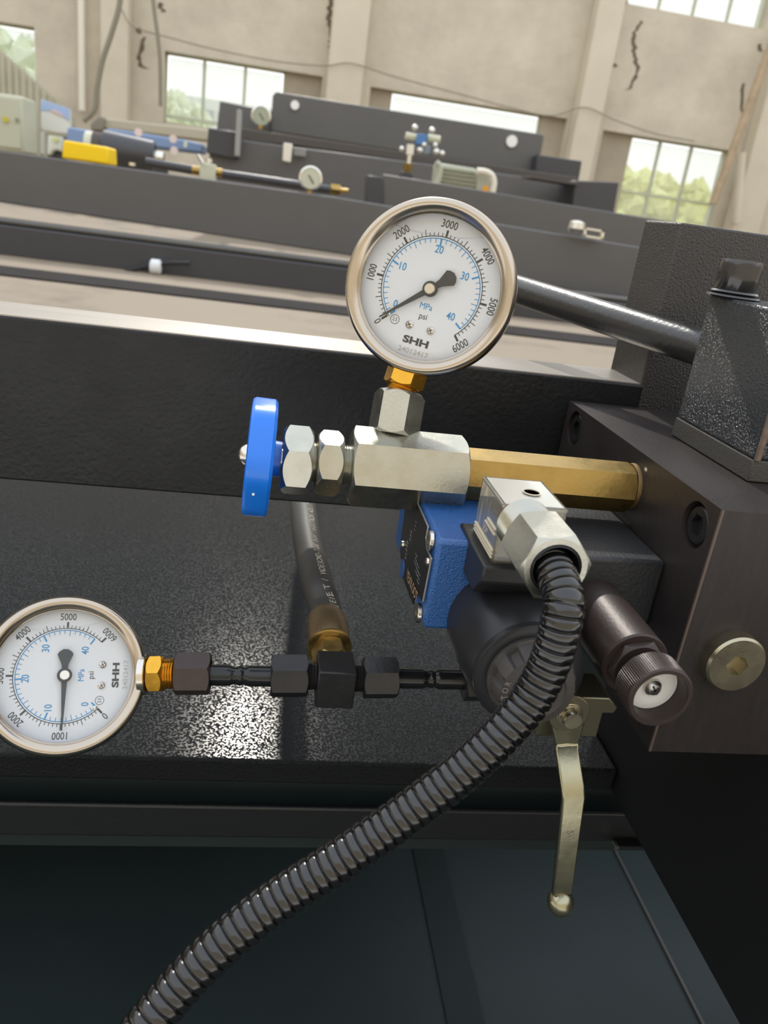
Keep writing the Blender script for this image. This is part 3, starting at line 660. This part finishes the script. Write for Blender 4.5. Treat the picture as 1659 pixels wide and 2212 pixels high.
# corrugated conduit
cpx = [(1213, 1205, .232), (1217, 1285, .209), (1214, 1330, .207), (1203, 1385, .208), (1181, 1447, .210), (1140, 1520, .211), (1080, 1590, .210), (1000, 1665, .209), (910, 1735, .208), (820, 1800, .207), (720, 1868, .205), (620, 1932, .203), (530, 1998, .200), (450, 2068, .197), (380, 2140, .194), (310, 2225, .190), (250, 2310, .187)]
cpts = [V((gx, BY0-.018, gz)), V((gx, BY0-.027, gz))]+[onD(x, y, d) for x, y, d in cpx[1:]]
dense = catmull(cpts, 60)
acc = [0]
for p, q in zip(dense, dense[1:]): acc.append(acc[-1]+(q-p).length)
tot = acc[-1]; pitch_ = .0028; prof = [(0, .87), (.05, .93), (.13, .985), (.28, 1.0), (.68, 1.0), (.84, .985), (.92, .93), (.97, .87)]
pts = []; rad = []; j = 0; nr = int(tot/pitch_)
for k in range(nr):
    for f_, rr in prof:
        Lc = (k+f_)*pitch_
        while j < len(acc)-2 and acc[j+1] < Lc: j += 1
        t = (Lc-acc[j])/(acc[j+1]-acc[j]); pts.append(dense[j].lerp(dense[j+1], t)); rad.append(.0056*rr)
# the sweep tangent is taken from the dense path, so rings stay square to it
cm = MB(); cm.tube(pts, .0055, 36, lambda i: rad[i])
tag(link('corrugated_conduit', cm, conduitm, ang=50), 'glossy black corrugated conduit curving from the clear connector to lower left', 'conduit')
# ================================================================ manual valve with knurled knob, axis -Y
kf = onY(1428, 1509, .184); kx, kz = kf.x, kf.z
kn = thing('adjuster_valve', 'brown-black cylinder valve with knurled knob and white disc inside', 'valve', (kx, .23, kz-.012))
KF = lambda y: frame((kx, y, kz), -YD, XD)
brn = mat('brown_black_metal', '3a302d', .42, metal=.3, bump=.15, bscale=900)
link('cylinder', MB().lathe([(.0110, 0), (.0110, .0580), (.0105, .0588)], KF(.2610), 56), brn, kn)
link('lock_nut', MB().hexnut(.0168, .0034, KF(.2026), .2, rot=math.radians(10)), brn, kn)
link('neck', thread(0, .0075, .0058, 0, 0, M=KF(.1995)), oxide, kn)
def knurl(t, r, z): return r*(1+.008*(1 if math.sin(90*t) > 0 else -1)) if (r > .0101 and z < .0090) else r
KB = .1942
link('knob', MB().lathe([(.005, 0), (.0095, 0), (.0103, .0008), (.0103, .0085), (.0102, .0097), (.0097, .0102), (.0085, .0102), (.0083, .0097), (.0082, .0030), (0, .0030)], KF(KB), 480, knurl, cap=False), brn, kn, ang=25)
link('disc', MB().lathe([(.0081, .0031), (.0081, .0038), (0, .0038)], KF(KB), 48), mat('white_disc', 'd9d9d6', .4), kn)
sc = link('disc_screw', MB().lathe([(.0028, .0038), (.0027, .0050), (.0018, .0060), (0, .0062)], KF(KB), 32), nickel, kn)
q = KF(KB)
link('cross_slot', MB().box((-.0017, -.0003, .0057), (.0017, .0003, .0063), q @ Mx.Rotation(.6, 4, 'Z')).box((-.0017, -.0003, .0057), (.0017, .0003, .0063), q @ Mx.Rotation(.6+pi/2, 4, 'Z')), ptr, sc, smooth=False)
# ================================================================ ball valve with lever
bw = onY(1228, 1540, .212)
bv = thing('ball_valve', 'zinc-plated ball valve with a long cranked lever hanging down', 'valve', (bw.x, .23, bw.z-.01))
vc = onY(1245, 1528, .228)
link('valve_body', MB().prism([(vc.x-.016, vc.z-.0085), (vc.x+.0075, vc.z-.0085), (vc.x+.0075, vc.z+.002), (vc.x+.0115, vc.z+.002), (vc.x+.0125, vc.z+.0045), (vc.x+.0085, vc.z+.0085), (vc.x-.016, vc.z+.0085)], 0, -.016, Mx(((1, 0, 0, 0), (0, 0, -1, .222), (0, 1, 0, 0), (0, 0, 0, 1)))), mat('olive_zinc_disc', '7c7864', .35, metal=.85), bv, bev=.0005)
BF = frame((bw.x, .2215, bw.z), -YD, XD)
link('stem', MB().cyl((bw.x, .2225, bw.z), (bw.x, .2125, bw.z), .0045, 24), oxide, bv)
lp = [(onY(1226, 1545, .2145)), (onY(1224, 1605, .2145)), (onY(1224, 1622, .2125)), (onY(1236, 1700, .2045)), (onY(1238, 1722, .2030)), (onY(1213, 1930, .2010))]
wd = [.0066, .0042, .0040, .0040, .0040, .0037]; lv = MB(); thk = .0024
vs = []; n_ = len(lp)
for i, p in enumerate(lp):
    d = (lp[min(i+1, n_-1)]-lp[max(i-1, 0)]).normalized(); sdv = d.cross(YD).normalized(); sdv = sdv if sdv.x > 0 else -sdv; nn = sdv.cross(d).normalized(); nn = nn if nn.y < 0 else -nn
    for sgn, tt in ((-1, 1), (1, 1), (1, -1), (-1, -1)): vs.append(p+sdv*(wd[i]*sgn)+nn*(thk/2*tt))
fs = [(0, 1, 2, 3), tuple(4*(n_-1)+k for k in (3, 2, 1, 0))]
for i in range(n_-1):
    for k in range(4): a, b = 4*i+k, 4*i+(k+1) % 4; fs.append((b, a, a+4, b+4))
levm = mat('olive_zinc_lever', 'a39e84', .28, metal=.95, bump=.1, bscale=300, rvar=.08, vscale=60)
lo = link('lever', lv.add(vs, fs), levm, bv, bev=.0006)
link('hub_disc', MB().lathe([(.0069, 0), (.0072, .0004), (.0072, .0012), (.0069, .0014)], frame((bw.x, .2128, bw.z), -YD, XD), 48), mat('olive_zinc_disc', '7c7864', .35, metal=.85), bv)
link('spring_washer', MB().lathe([(.0046, 0), (.0046, .0008), (.0041, .0009), (.0041, .0014), (.0036, .0015)], frame((bw.x, .2115, bw.z), -YD, XD), 32), zincy, bv)
link('bolt', MB().hexnut(.0062, .0030, frame((bw.x, .2102, bw.z), -YD, XD), .2, rot=.2), zincy, bv)
link('ball_tip', MB().lathe([(0, -.0049)]+[(.0049*math.sin(a), -.0049*math.cos(a)) for a in [pi*k/14 for k in range(1, 14)]]+[(0, .0049)], frame(onY(1211, 1949, .2010), ZD), 32, cap=False), levm, bv, ang=80)
pm = lp[4].lerp(lp[5], .38); dd = (lp[5]-lp[4]).normalized()
link('stamped_mark', MB().text('SW', .0028, frame(pm+V((0, -.00125, 0)), -YD+V((0, 0, .01)), dd), 1.0), mat('stamp_grey', 'c8c4b0', .4, metal=.8), bv, smooth=False)
#BACKGROUND
far = mat('far_hazed_black', '5e5d5d', .4, spec=.5, var=.08, vscale=2)  # black lifted to grey: haze over the far machines put into the base colour
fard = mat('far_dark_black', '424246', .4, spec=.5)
farl = mat('far_grey_ledge', '5e5955', .85, spec=.15)
chrome = mat('far_chrome', 'dcdad2', .2, metal=.9)
cream = mat('cream_enamel', 'c9cab4', .5)
def polyY(px, Y, dy):
    q = [onY(x, y, Y) for x, y in px]
    return MB().prism([(p.x, p.z) for p in q], -Y-dy, -Y, Mx(((1, 0, 0, 0), (0, 0, -1, 0), (0, 1, 0, 0), (0, 0, 0, 1))))
def beamY(top, bot, Y, dy): return polyY(list(top)+list(bot)[::-1], Y, dy)
# second machine, about two and a half metres away
m2 = thing('second_machine_frame', 'long black machine frame across the hall behind the near beam', 'machine', (.3, 2.5, FZ))
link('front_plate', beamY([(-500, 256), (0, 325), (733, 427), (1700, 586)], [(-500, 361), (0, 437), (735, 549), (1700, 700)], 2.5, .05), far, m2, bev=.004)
link('grey_ledge', MB().box((-1.6, 2.33, -.166), (2.6, 2.5, -.158)), farl, m2, bev=.002)
link('front_pipe', MB().cyl((-1.6, 2.325, -.158), (2.6, 2.325, -.158), .0095, 20), mat('pipe_far', '55534f', .25, spec=.8, metal=.3), m2)
link('lower_panel', MB().box((-1.6, 2.29, FZ), (2.6, 2.45, -.166)), fard, m2, bev=.002)
tag(link('floor_bar', MB().box((-1.9, 1.86, FZ), (2.2, 2.02, FZ+.004)), mat('floor_bar_dark', '322f2e', .9, spec=.1, var=.2, vscale=6), bev=.001), 'flat dark steel strip lying on the concrete floor', 'strip')
cc = thing('cable_tail', 'small corrugated cable with a white clip on the dark lower panel', 'cable', onY(333, 590, 2.28))
p = catmull([onY(270, 588, 2.262), onY(300, 580, 2.262), onY(333, 574, 2.262), (onY(365, 568, 2.262)), onY(410, 568, 2.262)], 14)
link('corrugated_tube', MB().tube(p, .006, 10, lambda i: .0075 if i % 2 else .005), mat('cable_dark', '2f2f31', .4), cc)
link('white_clip', MB().lathe([(.014, 0), (.020, .004), (.020, .026), (.014, .030)], frame(onY(324, 575, 2.262), XD), 20), mat('clip_white', 'dfe3e6', .4), cc)
def far_gauge(x, y, r, Y, label, m=cream, low=20):
    c = onY(x, y, Y); R_ = r/FPX*Y; t = thing('far_gauge', label, 'gauge', c-V((0, 0, R_)))
    link('case', MB().lathe([(R_*.95, -R_*.8), (R_, -R_*.1), (R_, 0), (R_*.85, R_*.06), (R_*.82, 0)], frame(c, -YD), 40, cap=False), chrome, t)
    link('dial', MB().cyl(c+V((0, 0, 0)), c+V((0, R_*.1, 0)), R_*.86, 32), m, t)
    link('pointer', MB().box((-R_*.5, -R_*.04, .001), (R_*.3, R_*.04, .003), frame(c, -YD) @ Mx.Rotation(2.2, 4, 'Z')), ptr, t)
    e = onY(x-1, y+r+low, Y+.01); link('stem', MB().cyl((c.x, Y+.01, c.z-R_*.9), (c.x, Y+.01, e.z), R_*.28, 16), brassd, t)
    return t
far_gauge(671, 385, 23, 2.57, 'small round white-faced gauge above the second machine front plate')
far_gauge(564, 250, 19, 4.9, 'small pale gauge at the left shoulder of the far tall black plate', mat('grey_green', 'a9ad98', .5), 10)
tag(link('yellow_box', polyY([(137, 302), (234, 318), (236, 356), (133, 342)], 2.56, .12), mat('safety_yellow', 'ffd400', .45), bev=.005), 'bright yellow box behind the second machine front plate', 'box')
vb = thing('valve_block', 'cream valve block with chrome lever behind the second front plate', 'valve', onY(452, 388, 2.6))
link('body', polyY([(432, 350), (466, 356), (465, 392), (430, 387)], 2.58, .05), cream, vb, bev=.003)
link('lever', MB().cyl(onY(438, 352, 2.57), onY(427, 334, 2.57), .005, 12), chrome, vb)
link('cap', MB().cyl(onY(452, 352, 2.6), onY(451, 343, 2.6), .010, 16), chrome, vb)
for x, y in ((415, 367), (480, 374)): link('brass_port', MB().cyl(onY(x, y, 2.6), onY(x+(22 if x < 440 else -20), y+(3 if x < 440 else -3), 2.6), .012, 16), brassd, vb)
bf = thing('brass_fitting', 'brass pipe fitting to the right of the small white gauge', 'fitting', onY(725, 415, 2.6))
link('hex', MB().hexnut(.030, .03, frame(onY(714, 408, 2.6), XD), .1), brassd, bf)
link('nipple', MB().cyl(onY(732, 411, 2.6), onY(752, 413, 2.6), .007, 12), brassd, bf)
tag(link('hydraulic_line', MB().tube([onY(315, 350, 2.75), onY(420, 368, 2.75), onY(560, 388, 2.75), onY(716, 411, 2.75)], .014, 12), fard), 'dark hydraulic line running along behind the second front plate', 'pipe')
mo = thing('dark_motor', 'dark cylindrical motor to the right of the yellow box', 'motor', onY(270, 350, 3.1))
a = onY(222, 322, 3.1); b = onY(335, 340, 3.1)
link('housing', MB().cyl(a, b, .062, 32, .052, .006), fard, mo)
link('end_collar', MB().cyl(a-XD*.03, a, .052, 32), farl, mo)
link('pale_band', MB().cyl(a-XD*.055, a-XD*.03, .05, 32), cream, mo)
link('shaft_end', MB().cyl(b, b+XD*.03, .022, 16), chrome, mo)
tag(link('screw_cap', MB().cyl(onY(286, 358, 2.55), onY(286, 353, 2.55)+V((0, 0, .002)), .010, 12), chrome), 'single pale screw cap on the second front plate near the yellow box', 'screw')
# raised second plate and items on it
m3 = thing('raised_plate', 'raised black plate behind the second front plate, starting above the big gauge', 'plate', (.85, 3.2, -.03))
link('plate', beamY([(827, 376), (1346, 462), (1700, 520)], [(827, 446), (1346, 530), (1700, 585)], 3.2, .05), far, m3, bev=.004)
link('end_post', polyY([(793, 378), (829, 383), (829, 446), (790, 440)], 3.19, .08), fard, m3, bev=.004)
la = thing('chrome_latch', 'chrome latch on the second front plate at right of the big gauge', 'latch', onY(1265, 515, 2.49))
link('knob', MB().lathe([(.018, -.012), (.027, 0), (.024, .018), (.010, .024)], frame(onY(1245, 494, 2.47), ZD), 20), chrome, la)
lf = MB()
for q in ([(1262, 491), (1306, 498), (1306, 502), (1262, 495)], [(1262, 507), (1303, 514), (1303, 518), (1262, 511)], [(1262, 491), (1267, 492), (1266, 511), (1262, 510)], [(1300, 497), (1306, 498), (1303, 517), (1298, 516)]): lf.v and None; t_ = polyY(q, 2.47, .02); lf.add(t_.v, t_.f)
link('frame', lf, chrome, la)
em = thing('electric_motor', 'pale grey ribbed electric motor with white pipe bend behind the raised plate', 'motor', onY(1005, 412, 3.5))
link('housing', polyY([(950, 352), (1030, 364), (1026, 415), (945, 403)], 3.5, .16), mat('motor_grey', 'b3b6a4', .5), em, bev=.01)
for k in range(5): link('fin', polyY([(952, 362+k*9), (1028, 373+k*9), (1028, 376+k*9), (952, 365+k*9)], 3.49, .012), mat('motor_grey_dark', '8f927f', .5), em)
link('end_bell', polyY([(1028, 366), (1062, 371), (1058, 420), (1024, 415)], 3.5, .16), mat('motor_grey', 'b3b6a4', .5), em, bev=.01)
link('pipe_bend', MB().tube(catmull([onY(x, y, 3.47) for x, y in ((1030, 369), (1048, 371), (1062, 379), (1067, 395), (1064, 415))], 6), .013, 14), mat('white_pipe', 'e8e2d2'), em)
link('left_bracket', MB().tube(catmull([onY(x, y, 3.47) for x, y in ((942, 350), (950, 360), (949, 380), (944, 398))], 6), .012, 12), mat('motor_grey', 'b3b6a4'), em)
link('orange_cap', MB().cyl(onY(1049, 408, 3.45), onY(1049, 408, 3.44), .012, 16), mat('orange_cap', 'f0a020', .5), em)
vc_ = thing('valve_cluster', 'blue cube valve with brass ports and chrome knobs in front of the tall plate', 'valve', onY(908, 335, 3.9))
link('blue_cube', polyY([(902, 288), (924, 291), (921, 314), (898, 311)], 3.9, .06), mat('far_blue', '4f7fb5', .5), vc_, bev=.003)
for a_, b_, r_ in (((876, 293), (900, 298), .016), ((924, 298), (950, 302), .017)): link('brass_port', MB().cyl(onY(*a_, 3.93), onY(*b_, 3.93), r_, 14), cream, vc_)
for x, y, r_ in ((896, 276, .015), (933, 282, .015), (907, 325, .015), (942, 328, .016), (955, 332, .013), (868, 322, .013), (916, 313, .012), (940, 314, .012)):
    link('knob', MB().lathe([(0, -r_)]+[(r_*math.sin(pi*k/8), -r_*math.cos(pi*k/8)) for k in range(1, 8)]+[(0, r_)], frame(onY(x, y, 3.88), ZD), 14, cap=False), chrome, vc_, ang=80)
link('lower_body', polyY([(915, 312), (930, 314), (928, 334), (913, 332)], 3.92, .05), mat('grey_blue', '8b95a3', .5), vc_, bev=.004)
link('upright', MB().cyl(onY(887, 318, 3.85), onY(882, 358, 3.85), .011, 14), chrome, vc_)
link('upper_sleeve', MB().cyl(onY(887, 312, 3.85), onY(885, 334, 3.85), .017, 14), mat('white_pipe', 'e8e2d2'), vc_)
link('brass_foot', MB().cyl(onY(882, 354, 3.85), onY(880, 372, 3.85), .024, 16, .018), brassd, vc_)
link('base', polyY([(868, 370), (892, 374), (890, 392), (862, 386)], 3.82, .08), fard, vc_, bev=.003)
# far press machine
m4 = thing('far_press', 'far black press machine with a tall holed plate under the windows', 'machine', (.6, 5, FZ))
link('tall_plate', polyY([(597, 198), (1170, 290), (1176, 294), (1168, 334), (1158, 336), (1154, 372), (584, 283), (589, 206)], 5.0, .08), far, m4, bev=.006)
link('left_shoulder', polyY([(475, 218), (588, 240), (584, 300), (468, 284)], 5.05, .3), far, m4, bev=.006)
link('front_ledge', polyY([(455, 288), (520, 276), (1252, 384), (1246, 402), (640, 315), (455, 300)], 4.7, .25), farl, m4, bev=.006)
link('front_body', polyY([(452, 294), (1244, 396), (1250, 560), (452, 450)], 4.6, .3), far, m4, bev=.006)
link('side_cheek', polyY([(450, 276), (520, 286), (514, 345), (446, 330)], 4.55, .1), fard, m4, bev=.006)
link('right_end_box', polyY([(1162, 334), (1258, 348), (1250, 392), (1156, 374)], 4.9, .3), fard, m4, bev=.006)
link('right_lower_box', polyY([(1243, 390), (1338, 394), (1326, 462), (1236, 446)], 4.3, .25), fard, m4, bev=.006)
link('box_lip', polyY([(1150, 378), (1252, 394), (1250, 400), (1148, 384)], 4.28, .2), farl, m4)
for x, y, r_ in ((637, 227, 8), (1106, 305, 11)): link('bright_hole', MB().cyl(onY(x, y, 4.985), onY(x, y, 4.985)+V((0, .03, 0)), r_/FPX*5, 20), mat('hole_white', 'f2f2ee', .4), m4)
link('white_post', polyY([(613, 308), (632, 311), (628, 351), (610, 347)], 4.5, .05), mat('white_pipe', 'e8e2d2'), m4, bev=.004)
link('tag_plate', polyY([(636, 318), (662, 322), (660, 339), (634, 335)], 4.55, .03), mat('tag_grey', '8b8b88', .5), m4, bev=.002)
link('pale_post', polyY([(512, 236), (522, 238), (518, 338), (506, 336)], 4.5, .05), mat('post_grey', '9a9a97', .4), m4, bev=.003)
# left background: cabinets, sheets, poster, blue machine, crane beam
tag(link('corrugated_sheet', (lambda: (lambda mb: [mb.box((-2.35+k*.022, 6.3+(.012 if k % 2 else 0), FZ), (-2.35+(k+1)*.022, 6.34, .93-k*.0155)) for k in range(40)] and mb)(MB()))(), mat('sheet_grey', 'b9b49f', .6, var=.1, vscale=5), smooth=False), 'grey corrugated sheet standing behind the cream cabinet at far left', 'sheet')
cab = thing('cream_cabinet', 'cream electric cabinet at the left edge above the machine plate', 'cabinet', onY(10, 330, 5.6))
link('box', polyY([(-60, 193), (47, 208), (52, 330), (-60, 318)], 5.6, .3), cream, cab, bev=.01)
link('door', polyY([(-55, 200), (42, 214), (46, 322), (-55, 310)], 5.585, .02), mat('cream_door', 'bfc0aa', .5), cab, bev=.004)
link('warning_mark', MB().cyl(onY(12, 258, 5.58), onY(12, 258, 5.57), .016, 12), mat('mark_yellow', 'cdbf35', .6), cab)
link('lock', MB().cyl(onY(37, 259, 5.58), onY(37, 259, 5.57), .012, 12), mat('lock_grey', '8d8d80', .4), cab)
po = thing('notice_board', 'pale poster board with blue upper band standing left of the downpipe', 'poster', onY(120, 330, 6.0))
link('board', polyY([(88, 214), (151, 235), (151, 288), (88, 282)], 6.0, .03), mat('poster_white', 'e6e6de', .6), po)
link('blue_band', polyY([(89, 215), (150, 235), (150, 262), (118, 238), (89, 239)], 5.995, .006), mat('poster_blue', 'a9c0e6', .6), po)
link('pink_band', polyY([(107, 236), (120, 238), (142, 253), (118, 244)], 5.99, .004), mat('poster_pink', 'e8c4bc', .6), po)
link('leg', polyY([(88, 280), (95, 281), (94, 332), (87, 331)], 6.0, .03), mat('poster_white', 'e6e6de'), po)
wm = thing('white_stand', 'small white machine stand just left of the yellow box', 'stand', onY(118, 335, 5.4))
link('body', polyY([(103, 290), (138, 295), (136, 330), (124, 324), (114, 326), (110, 336), (101, 334)], 5.4, .15), mat('stand_white', 'dde0d2', .5), wm, bev=.01)
link('yellow_label', polyY([(115, 296), (126, 298), (125, 307), (114, 305)], 5.39, .004), mat('label_yellow', 'd9d98a', .6), wm)
link('tan_top', polyY([(98, 280), (146, 290), (143, 296), (98, 288)], 5.4, .15), mat('tan_top', 'a8a089', .7), wm)
bm = thing('blue_machine', 'light blue machine housing behind the yellow box and dark motor', 'machine', onY(280, 330, 5.2))
link('left_housing', polyY([(146, 274), (196, 282), (196, 318), (142, 308)], 5.2, .3), mat('machine_blue', '7f98bf', .5), bm, bev=.01)
link('long_housing', polyY([(230, 276), (400, 302), (440, 312), (436, 330), (330, 318), (228, 300)], 5.25, .3), mat('machine_blue', '7f98bf', .5), bm, bev=.01)
link('pale_panel', polyY([(194, 283), (208, 285), (206, 316), (192, 313)], 5.15, .1), cream, bm, bev=.005)
for x, y in ((299, 286), (374, 300), (376, 325)): link('lamp_knob', MB().cyl(onY(x, y, 5.1), onY(x, y, 5.06), .022, 16), mat('knob_pink', 'eedbd6', .4), bm)
link('white_bar', polyY([(398, 304), (405, 305), (403, 318), (396, 317)], 5.15, .05), mat('stand_white', 'dde0d2'), bm)
cbm = thing('crane_beam', 'pale tan crane girder lying in front of the wall left of the far press', 'beam', onY(330, 300, 6.6))
link('girder', polyY([(212, 254), (450, 280), (448, 304), (216, 276)], 6.6, .25), mat('girder_tan', 'bdb49f', .6), cbm, bev=.01)
link('end_block', polyY([(196, 266), (214, 250), (226, 254), (222, 282), (196, 282)], 6.55, .3), mat('girder_grey', '8e8779', .6), cbm, bev=.01)
# supports that carry the far units
for o_, y0, zt, w_ in ((vc_, 3.9, .12, .02), (bm, 5.35, .1, .2), (em, 3.58, .07, .08), (po, 6.01, .25, .012), (wm, 5.45, .1, .05)):
    x_ = o_.location.x; link('support_leg', MB().box((x_-w_, y0, FZ), (x_+w_, y0+.04, zt)), fard, o_, smooth=False)
